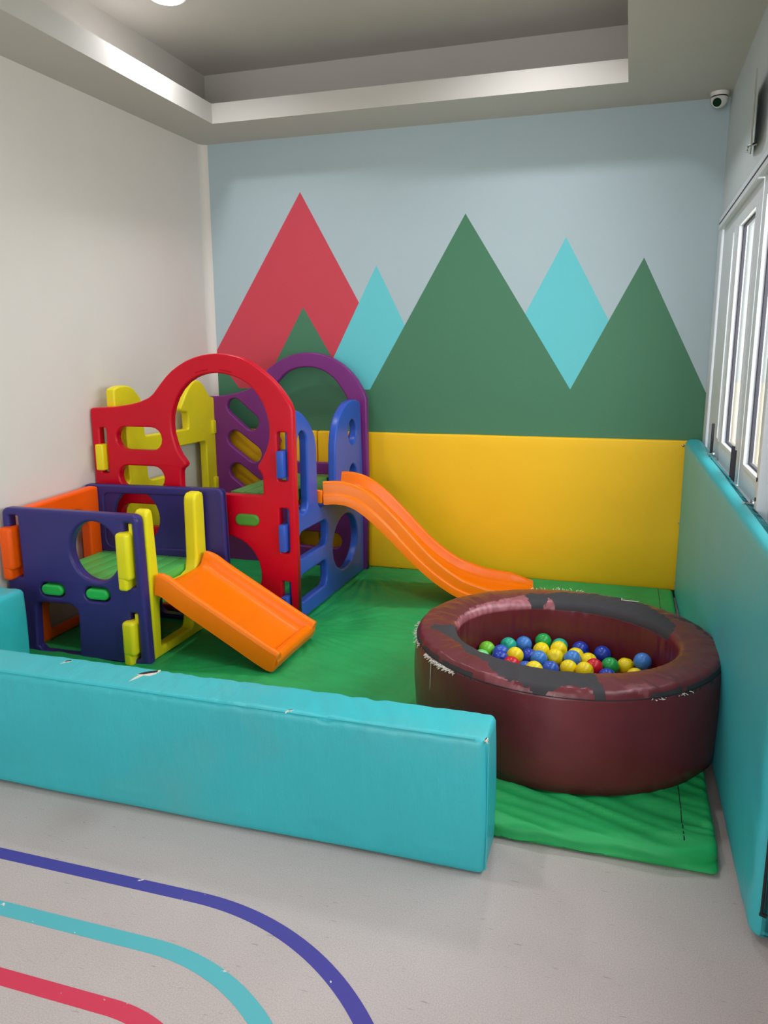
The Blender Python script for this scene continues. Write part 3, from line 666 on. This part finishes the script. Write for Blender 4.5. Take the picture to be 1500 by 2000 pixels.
BL = [('lime', 2.244, -1.842, 0.255, 'lime green ball at the left end of the pit'), ('pale', 2.233, -1.913, 0.244, 'pale green ball barely showing below the lime one'),
 ('teal', 2.324, -1.765, 0.253, 'teal ball with a dimple between lime and sky blue balls'), ('blue', 2.308, -1.872, 0.258, 'blue ball half hidden between the lime and teal balls'),
 ('navy', 2.315, -1.946, 0.262, 'dark blue ball left of the red ball half hidden by the rim'), ('sky', 2.385, -1.728, 0.251, 'sky blue ball in the back row beside the dimpled teal ball'),
 ('yellow', 2.371, -1.903, 0.266, 'yellow ball just behind the half hidden red ball'), ('red', 2.368, -1.994, 0.261, 'red ball half hidden by the black patch of the rim'),
 ('blue', 2.430, -2.030, 0.262, 'blue ball sliver to the right of the half hidden red ball'), ('navy', 2.419, -1.826, 0.236, 'dark blue ball left of and behind a sky blue ball'),
 ('sky', 2.466, -1.878, 0.252, 'sky blue ball overlapping a dark blue ball, left of centre'), ('green', 2.465, -1.703, 0.264, 'green ball at the back, topmost in the pit'),
 ('yellow', 2.465, -1.773, 0.249, 'yellow ball directly under the topmost green ball'), ('teal', 2.535, -1.695, 0.246, 'teal ball almost hidden behind a yellow ball at the back'),
 ('yellow', 2.536, -1.765, 0.259, 'yellow ball covering the hidden teal ball at the back'), ('yellow', 2.528, -1.836, 0.252, 'large looking yellow ball in the centre of the heap'),
 ('blue', 2.518, -1.935, 0.236, 'blue ball at the front below the central yellow ball'), ('yellow', 2.468, -2.088, 0.290, 'yellow ball cap peeking over the black patch of the rim'),
 ('yellow', 2.588, -1.916, 0.241, 'yellow ball in front, two to the left of the bright red ball'), ('yellow', 2.652, -1.948, 0.253, 'yellow ball tucked behind the left side of the bright red ball'),
 ('sky', 2.598, -1.847, 0.256, 'sky blue ball between yellow balls in the middle'), ('yellow', 2.607, -1.771, 0.240, 'yellow ball behind the sky blue ball in the middle'),
 ('navy', 2.622, -1.701, 0.244, 'glossy dark blue ball in the back row right of the yellows'), ('yellow', 2.661, -1.817, 0.241, 'yellow ball just behind and left of the bright red ball'),
 ('red', 2.686, -1.885, 0.246, 'bright red ball in full view at the front'), ('navy', 2.714, -1.729, 0.244, 'dark blue ball behind the green ball on the right'),
 ('green', 2.748, -1.850, 0.244, 'green ball just right of the bright red ball'), ('navy', 2.739, -1.948, 0.236, 'dark blue sliver of a ball below the right green ball'),
 ('yellow', 2.808, -1.813, 0.235, 'yellow ball between the right green and rightmost blue balls'), ('sky', 2.871, -1.848, 0.277, 'sky blue ball at the far right of the pit'),
 ('yellow', 2.845, -1.914, 0.236, 'yellow ball cap low at the right behind the rim')]
for i, (k, x, y, z, lab) in enumerate(BL):
    bm = bmesh.new(); bmesh.ops.create_uvsphere(bm, u_segments=28, v_segments=18, radius=.0352)
    for v in bm.verts:
        if v.co.z > .0335: v.co.z -= .0035
        if abs(v.co.z) < .0012: v.co.x *= 1.008; v.co.y *= 1.008
    o = from_bm('play_ball', bm, MB[k], angle=None); o.location = (x, y, z)
    o.rotation_euler = (1.25, 0, -.5) if (k == 'teal' and x < 2.4) else (random.uniform(0, 3), random.uniform(0, 3), random.uniform(0, 3))
    tag(o, lab, 'ball', 'plastic balls in the pit')

# ================================================================ TALL TOWER
T = thing('play_tower', 'tall red, purple, blue and yellow plastic play tower with an orange slide', 'play tower', (.55, -.72, .06))
def P_(o, parent=T): return reparent(o, parent)
F0, F1 = -1.30, -1.25
red_out = [(1.142, .06), (1.139, .5), (1.136, .97), (1.134, 1.205), (1.118, 1.245), (1.082, 1.298), (1.05, 1.335), (1.018, 1.367), (.98, 1.398), (.943, 1.425), (.90, 1.450), (.856, 1.468), (.81, 1.480), (.766, 1.487), (.72, 1.490), (.675, 1.488), (.628, 1.481), (.582, 1.470), (.53, 1.451), (.485, 1.427), (.445, 1.401), (.409, 1.370), (.375, 1.335), (.351, 1.308), (.325, 1.280), (.295, 1.258), (.245, 1.238), (.19, 1.224), (.125, 1.213), (.063, 1.206), (-.068, 1.198), (-.080, 1.188), (-.080, .06)]
red_legs = [(.08, .06), (.08, .10)]
win = [(.956, .770), (.956, .858), (.947, .878), (.930, .898), (.930, .915), (.955, .950), (.982, 1.0), (.998, 1.05), (1.002, 1.09), (1.0, 1.14), (.988, 1.195), (.966, 1.245), (.938, 1.288), (.90, 1.328), (.851, 1.358), (.806, 1.375), (.761, 1.385), (.715, 1.391), (.67, 1.389), (.627, 1.381), (.587, 1.367), (.54, 1.34), (.5, 1.303), (.468, 1.258), (.446, 1.211), (.432, 1.165), (.428, 1.115), (.430, 1.07), (.440, 1.031), (.452, .99), (.470, .955), (.498, .920), (.505, .906), (.498, .892), (.480, .880), (.471, .862), (.469, .784), (.475, .765), (.49, .755), (.942, .756)]
low = arc(.725, .325, .203, 0, 360, 40)[:-1]
R_ = P_(plate('front_panel', M['red'], red_out, [win, slot(.22, 1.037, .285, .125), slot(.222, .824, .285, .125), slot(.222, .61, .285, .125), rrect(-.030, .012, .84, 1.090, .008), rrect(1.045, 1.098, .84, 1.092, .010), rrect(1.047, 1.098, .455, .694, .010), rrect(1.046, 1.098, .085, .296, .010), low,
      rrect(.14, .42, .10, .30, .06)], F1 - F0, .010, 'y', F0))
R_['label'] = 'red arched front panel'
for a0, a1 in ((-.36, -.12), (.10, .34)):   # moulded grip ridges over the arch
    bm = bmesh.new(); tube(bm, [(.70 + .245 * math.sin(a0 + (a1 - a0) * i / 8) * 1.25, F0 - .0005, 1.165 + .245 * math.cos(a0 + (a1 - a0) * i / 8)) for i in range(9)], .004, 6)
    o = from_bm('grip_ridge', bm, M['red'], R_); o.location = (0, 0, 0)
# back purple panel
B0 = -.17
pur_out = [(1.150, .055), (1.158, .73), (1.152, 1.20), (1.135, 1.245), (1.09, 1.321), (1.06, 1.357), (1.028, 1.389), (.985, 1.422), (.942, 1.447), (.895, 1.468), (.846, 1.483), (.80, 1.491), (.757, 1.494), (.70, 1.490), (.64, 1.478), (.58, 1.456), (.52, 1.425), (.47, 1.392), (.42, 1.345), (.37, 1.295), (.33, 1.262), (.296, 1.245), (.225, 1.226), (.137, 1.210), (.057, 1.203), (-.02, 1.20), (-.03, 1.19), (-.03, .055)]
pur_win = [(1.01, .775), (1.012, .86), (.995, .90), (1.02, .95), (1.045, 1.02), (1.048, 1.09), (1.035, 1.165), (1.021, 1.195), (1.002, 1.234), (.955, 1.300), (.925, 1.332), (.892, 1.357), (.852, 1.378), (.812, 1.391), (.775, 1.397), (.739, 1.399), (.69, 1.395), (.648, 1.385), (.61, 1.369), (.58, 1.349), (.528, 1.297), (.495, 1.24), (.478, 1.17), (.475, 1.10), (.485, 1.03), (.51, .96), (.535, .91), (.52, .87), (.52, .775)]
P_(plate('back_panel', M['purple'], pur_out, [pur_win, slot(.267, 1.083, .270, .112, -40), slot(.270, .865, .285, .115, -36), slot(.275, .640, .285, .115, -36), slot(.80, .245, .34, .105), slot(.80, .52, .34, .105)], .05, .010, 'y', B0))['label'] = 'purple arched back panel'
# bulging purple rail at the window foot
# blue slide-side panel
bo = [(-1.285, .065), (-.175, .065), (-.180, .7), (-.215, 1.165), (-.235, 1.19), (-.29, 1.201), (-.36, 1.203), (-.442, 1.194), (-.505, 1.172), (-.563, 1.140), (-.61, 1.103), (-.643, 1.060), (-.662, 1.015), (-.676, .962), (-.684, .86), (-.685, .705), (-.695, .672), (-.72, .650), (-.93, .640), (-.955, .652), (-.968, .685), (-.970, .745), (-.968, .87), (-.973, .996), (-.992, 1.048), (-1.039, 1.103), (-1.075, 1.133), (-1.114, 1.158), (-1.155, 1.180), (-1.201, 1.196), (-1.245, 1.203), (-1.285, 1.205)]
BLU = P_(plate('slide_side_panel', M['blue'], bo, [slot(-1.168, .866, .447, .128, 90), rrect(-1.243, -.830, .403, .550, .055), rrect(-1.243, -.842, .160, .312, .055), ell(-.522, .343, .222, .170), ell(-.373, 1.008, .076, .076, 28), ell(-.373, .735, .070, .070, 28)], .05, .012, 'x', 1.080))
BLU['label'] = 'blue panel with climbing holes'
# tabs of the blue panel poking through the slots of the red one
for z0, z1 in ((.857, .999), (.464, .611), (.092, .219)):
    o = box('connector_tab', M['blue'], 1.052, 1.090, F0 - .034, F0 + .052, z0, z1, .007, seg=3); o.parent = BLU
for z0, z1 in ((.93, 1.07), (.24, .38)):
    o = box('connector_tab', M['blue'], 1.076, 1.104, -.185, -.10, z0, z1, .006, seg=3); o.parent = BLU
# yellow panel against the left wall
yo = [(-1.255, .06), (-.155, .06), (-.155, 1.195), (-.215, 1.205), (-.245, 1.232), (-.264, 1.255), (-.29, 1.284), (-.323, 1.306), (-.36, 1.316), (-.397, 1.315), (-.44, 1.297), (-.48, 1.268), (-.514, 1.235), (-.56, 1.18), (-.587, 1.153), (-.584, 1.135), (-.560, 1.125), (-.515, 1.12), (-.50, 1.10), (-.498, 1.02), (-.51, 1.011), (-.97, 1.015), (-.985, 1.02), (-.99, 1.10), (-.985, 1.20), (-1.01, 1.238), (-1.04, 1.27), (-1.07, 1.295), (-1.11, 1.31), (-1.152, 1.316), (-1.2, 1.313), (-1.243, 1.302), (-1.255, 1.29)]
ylow = rpoly([(-.98, .745, .05), (-.66, .745, .02), (-.66, .30, .05), (-.29, .30, .05), (-.29, .910, .04), (-.66, .910, .02), (-.98, .910, .03)])
YP = P_(plate('wall_side_panel', M['yellow'], yo, [ylow, slot(-1.186, .93, .34, .05, 90)], .055, .010, 'x', -.004)); YP['label'] = 'yellow panel with two rounded wings'
o = box('connector_tab', M['yellow'], -.046, .006, F0 - .030, F0 + .05, .855, 1.0, .008, seg=3); o.parent = YP
for z in (.95, .56): 
    o = box('connector_rib', M['yellow'], .045, .066, -.215, -.172, z, z + .09, .006); o.parent = YP
# decks with moulded planks
def deck(parent, x0, x1, y0, y1, z0, z1, n, m, notch=False):
    d = box('deck', m, x0, x1, y0, y1, z0, z1 - .006, .006); P_(d, parent)
    w_ = (x1 - x0) / n
    for i in range(n):
        yy = y0 + .002
        if notch and i == 0: yy = y0 + .10
        o = box('plank', m, x0 + i * w_ + .0015, x0 + (i + 1) * w_ - .0015, yy, y1 - .002, z1 - .012, z1, .0028); o.parent = d
    return d
M['green_deck'] = plastic('dark_green_deck_plastic', rgb(80, 130, 60), .5)
D1 = deck(T, .735, 1.07, -1.245, -.56, .70, .762, 4, M['green_deck'])
o = plate('deck_peg', M['green_peg_old'], slot(.860, .622, .140, .064), [], .09, .010, 'y', F0 - .012); o.parent = D1; o['label'] = 'green peg end in the red panel'
# collar around the peg
# --- slides
def sweep(name, m, path, section, O, yaw, wl, wr, parent, label=None):
    """path: (s, z, tangent angle, scale); section: (0..1 across, height) closed; swept along a level heading `yaw` from O"""
    cy, sy_ = math.cos(yaw), math.sin(yaw); L_ = path[-1][0] - path[0][0]
    bm = bmesh.new(); prev = None; first = None
    for (q, z, a, h) in path:
        t = (q - path[0][0]) / L_; l_ = wl[0] + (wl[1] - wl[0]) * min(1, t * 1.6); r_ = wr[0] + (wr[1] - wr[0]) * min(1, t * 1.6); ring = []
        for (u, n_) in section:
            ss = q - math.sin(a) * n_ * h; ww = -l_ + (l_ + r_) * u
            ring.append(bm.verts.new((O[0] + ss * cy - ww * sy_, O[1] + ss * sy_ + ww * cy, z + math.cos(a) * n_ * h)))
        if prev:
            for k in range(len(ring)): bm.faces.new((prev[k], prev[(k + 1) % len(ring)], ring[(k + 1) % len(ring)], ring[k]))
        else: first = ring
        prev = ring
    bm.faces.new(first); bm.faces.new(prev)
    bmesh.ops.recalc_face_normals(bm, faces=bm.faces[:])
    bmesh.ops.triangulate(bm, faces=[f for f in bm.faces if len(f.verts) > 4])
    o = from_bm(name, bm, m, None, angle=50); P_(o, parent)
    if label: o['label'] = label
    return o
def spline_path(pts, h=1.0, n=10):
    out = []; P = [Vector(p) for p in pts]; P = [P[0] * 2 - P[1]] + P + [P[-1] * 2 - P[-2]]
    for i in range(1, len(P) - 2):
        for k in range(n):
            t = k / n; a, b, c, d = P[i - 1], P[i], P[i + 1], P[i + 2]
            out.append(.5 * ((2 * b) + (-a + c) * t + (2 * a - 5 * b + 4 * c - d) * t * t + (-a + 3 * b - 3 * c + d) * t ** 3))
    out.append(P[-2]); res = []
    for i, p in enumerate(out):
        d = out[min(i + 1, len(out) - 1)] - out[max(i - 1, 0)]; res.append((p.x, p.y, math.atan2(d.y, d.x), h))
    return res
# big slide: section height .13 from underside; path is the underside line
sec = [(.0, .0), (.0, .045), (.006, .052), (.020, .056), (.023, .064), (.023, .112), (.030, .122), (.045, .129), (.062, .130), (.078, .125), (.090, .112), (.115, .070), (.128, .062), (.150, .058), (.170, .050), (.19, .040), (.23, .034), (.5, .031)]
sec = sec + [(1 - s, n_) for s, n_ in sec[:-1]][::-1]
sec = sec + [(.96, -.004), (.90, .0), (.5, .006), (.10, .0), (.04, -.004)]
pth = spline_path([(-.005, .655), (.08, .657), (.16, .635), (.25, .570), (.352, .473), (.45, .372), (.555, .270), (.66, .188), (.76, .130), (.90, .088), (1.04, .070), (1.14, .066), (1.215, .064)])
pth = [(q, z, a, 1.0 - .20 * min(1, max(0, q - .1) / .4) - .12 * max(0, (q - .8) / .3) - .30 * max(0, min(1, (q - 1.08) / .13))) for q, z, a, h in pth]
S2 = sweep('slide', M['orange'], pth, sec, (1.122, -.76), math.radians(12), (.20, .215), (.20, .275), T, 'long wavy orange slide')
# hook lips at the top of the slide
for y in (-.962, -.60):
    o = box('hook', M['orange'], 1.092, 1.150, y + .004, y + .04, .66, .735, .008, seg=3); o.parent = S2
deckc = 1

# ================================================================ SMALL CUBE HOUSE
K = thing('play_cube', 'small indigo, yellow and orange plastic play cube with a short orange slide', 'play cube', (.33, -1.7, .06))
fo = rpoly([(-.092, .046, .01), (.684, .046, .012), (.674, .5), (.668, .776, .04), (-.090, .772, .04)])
arch = rpoly([(.050, .062, .03), (.293, .062, .0), (.306, .316, .06), (.060, .312, .03)])
arch = [(.050, .085), (.075, .062 + .002), (.295, .064), (.304, .268), (.296, .292), (.280, .308), (.258, .317), (.10, .312), (.072, .304), (.060, .285)]
FP = P_(plate('front_panel', M['indigo'], fo, [ell(.424, .588, .134, .144, 44), arch, rrect(-.048, .000, .43, .735, .008), rrect(.592, .635, .43, .735, .008), rrect(.592, .633, .08, .306, .008), slot(.168, .381, .140, .068), slot(.421, .381, .140, .068)], .055, .014, 'y', -2.0), K)
FP['label'] = 'indigo front panel with round hole'
bo2 = rpoly([(-.075, .06, .01), (.790, .06, .012), (.782, .5), (.776, .802, .04), (-.075, .79, .03)])
hole = ell(.243, .622, .142, .145, 40)
lowh = arch_b = rpoly([(.35, .09, .05), (.64, .09, .05), (.64, .33, .06), (.35, .33, .05)])
core = plate_mesh(bo2, [hole, lowh], .030, .008, 'y', -1.400)
frm = plate_mesh(bo2, [rpoly([(.045, .45, .04), (.645, .465, .05), (.640, .757, .04), (.045, .745, .04)]), rpoly([(.35, .09, .05), (.64, .09, .05), (.64, .33, .06), (.35, .33, .05)])], .050, .010, 'y', -1.410)
bm = bmesh.new(); bm.from_mesh(core); bm.from_mesh(frm)
BP = from_bm('back_panel', bm, M['indigo'], angle=None); wn = BP.modifiers.new('wn', 'WEIGHTED_NORMAL'); wn.weight = 100; P_(BP, K); BP['label'] = 'indigo back panel with round hole and recessed field'
# yellow slide-side panel, x .632 .. .702
sy = [(-2.030, .062), (-1.43, .062), (-1.430, .45), (-1.432, .765), (-1.440, .785), (-1.46, .792), (-1.50, .790), (-1.520, .78), (-1.532, .755), (-1.540, .46), (-1.56, .40), (-1.62, .385), (-1.84, .385), (-1.895, .40), (-1.915, .46), (-1.925, .62), (-1.932, .755), (-1.94, .779), (-1.96, .785), (-2.0, .783), (-2.012, .76)]
# keep the part in front of the indigo plane off: body stays behind it, tabs go through
sy = [(max(y, -1.945 if z > .062 else -1.945), z) for y, z in sy]
sy = [(-1.948, .062), (-1.43, .062), (-1.430, .45), (-1.432, .765), (-1.440, .787), (-1.46, .795), (-1.50, .793), (-1.518, .780), (-1.526, .755), (-1.532, .46), (-1.55, .40), (-1.60, .385), (-1.80, .385), (-1.855, .40), (-1.872, .46), (-1.882, .62), (-1.890, .760), (-1.898, .782), (-1.910, .790), (-1.930, .788), (-1.944, .775), (-1.948, .755)]
SP = P_(plate('slide_side_panel', M['yellow'], sy, [rpoly([(-1.885, .108, .02), (-1.60, .108, .04), (-1.575, .24, .03), (-1.60, .345, .03), (-1.875, .345, .02)])], .068, .014, 'x', .614), K)
SP['label'] = 'yellow panel carrying the slide'
def big_tab(name, m, x0, x1, y0, y1, z0, z1, parent, lip=.05):
    bm = bmesh.new(); bx(bm, x0, x1, y0, y1, z0 + lip, z1, .019, 5); bx(bm, x0 + .001, x1 - .018, y0 + .002, y1, z0, z0 + lip + .06, .016, 5)
    o = from_bm(name, bm, m, parent, angle=60); return o
big_tab('connector_tab', M['yellow'], .560, .630, -2.032, -1.94, .418, .694, SP)
big_tab('connector_tab', M['yellow'], .562, .628, -2.032, -1.94, .050, .270, SP)
for z0, z1 in ((.66, .733), (.25, .302)):
    o = box('connector_neck', M['yellow'], .612, .632, -1.990, -1.935, z0, z1, .005); o.parent = SP
# orange wall-side panel
so = rpoly([(-1.948, .062, .01), (-1.408, .062, .01), (-1.408, .785, .02), (-1.948, .765, .02)])
OP = P_(plate('wall_side_panel', M['orange_d'], so, [rpoly([(-1.855, .36, .10), (-1.505, .33, .04), (-1.50, .58, .05), (-1.55, .685, .08), (-1.80, .680, .10)]), rpoly([(-1.855, .10, .05), (-1.50, .10, .05), (-1.50, .26, .03), (-1.855, .26, .03)])], .060, .012, 'x', -.042), K)
OP['label'] = 'orange panel against the wall'
big_tab('connector_tab', M['orange_d'], -.088, -.016, -2.036, -1.94, .418, .680, OP)
# green deck
D2 = deck(K, .022, .612, -1.942, -1.412, .375, .422, 7, M['green'], notch=False)
for x in (.168, .421):
    o = plate('deck_peg', M['green_peg'], slot(x, .381, .122, .052), [], .075, .010, 'y', -2.006); o.parent = D2; o['label'] = 'green peg end in the indigo panel'
# short slide
sec1 = [(.0, .0), (.0, .085), (.010, .098), (.030, .104), (.060, .104), (.085, .096), (.105, .070), (.125, .046), (.16, .036), (.22, .031), (.5, .029)]
sec1 = sec1 + [(1 - s, n_) for s, n_ in sec1[:-1]][::-1] + [(.90, .0), (.5, .004), (.10, .0)]
p1 = spline_path([(.700, .385), (.735, .376), (.80, .335), (.95, .250), (1.10, .165), (1.20, .108), (1.262, .076)], n=6)
p1 = [(x, z, a, h) for x, z, a, h in p1]
x, z, a, h = p1[-1]
p1 += [(x + .016, z - .004, a + .05, .97), (x + .028, z - .004, a + .1, .90), (x + .036, z + .0, a + .15, .78), (x + .040, z + .006, a + .2, .6)]
p1 = [(x - .7, z, a, h) for x, z, a, h in p1]
S1 = sweep('slide', M['orange'], p1, sec1, (.69, -1.70), 0, (.235, .235), (.235, .235), K, 'short orange slide')
# rounded foot lip closing the trough
bm = bmesh.new(); tube(bm, [(1.276, -1.925 + .455 * i / 10, .118) for i in range(11)], .030, 14); o = from_bm('foot_lip', bm, M['orange'], S1)
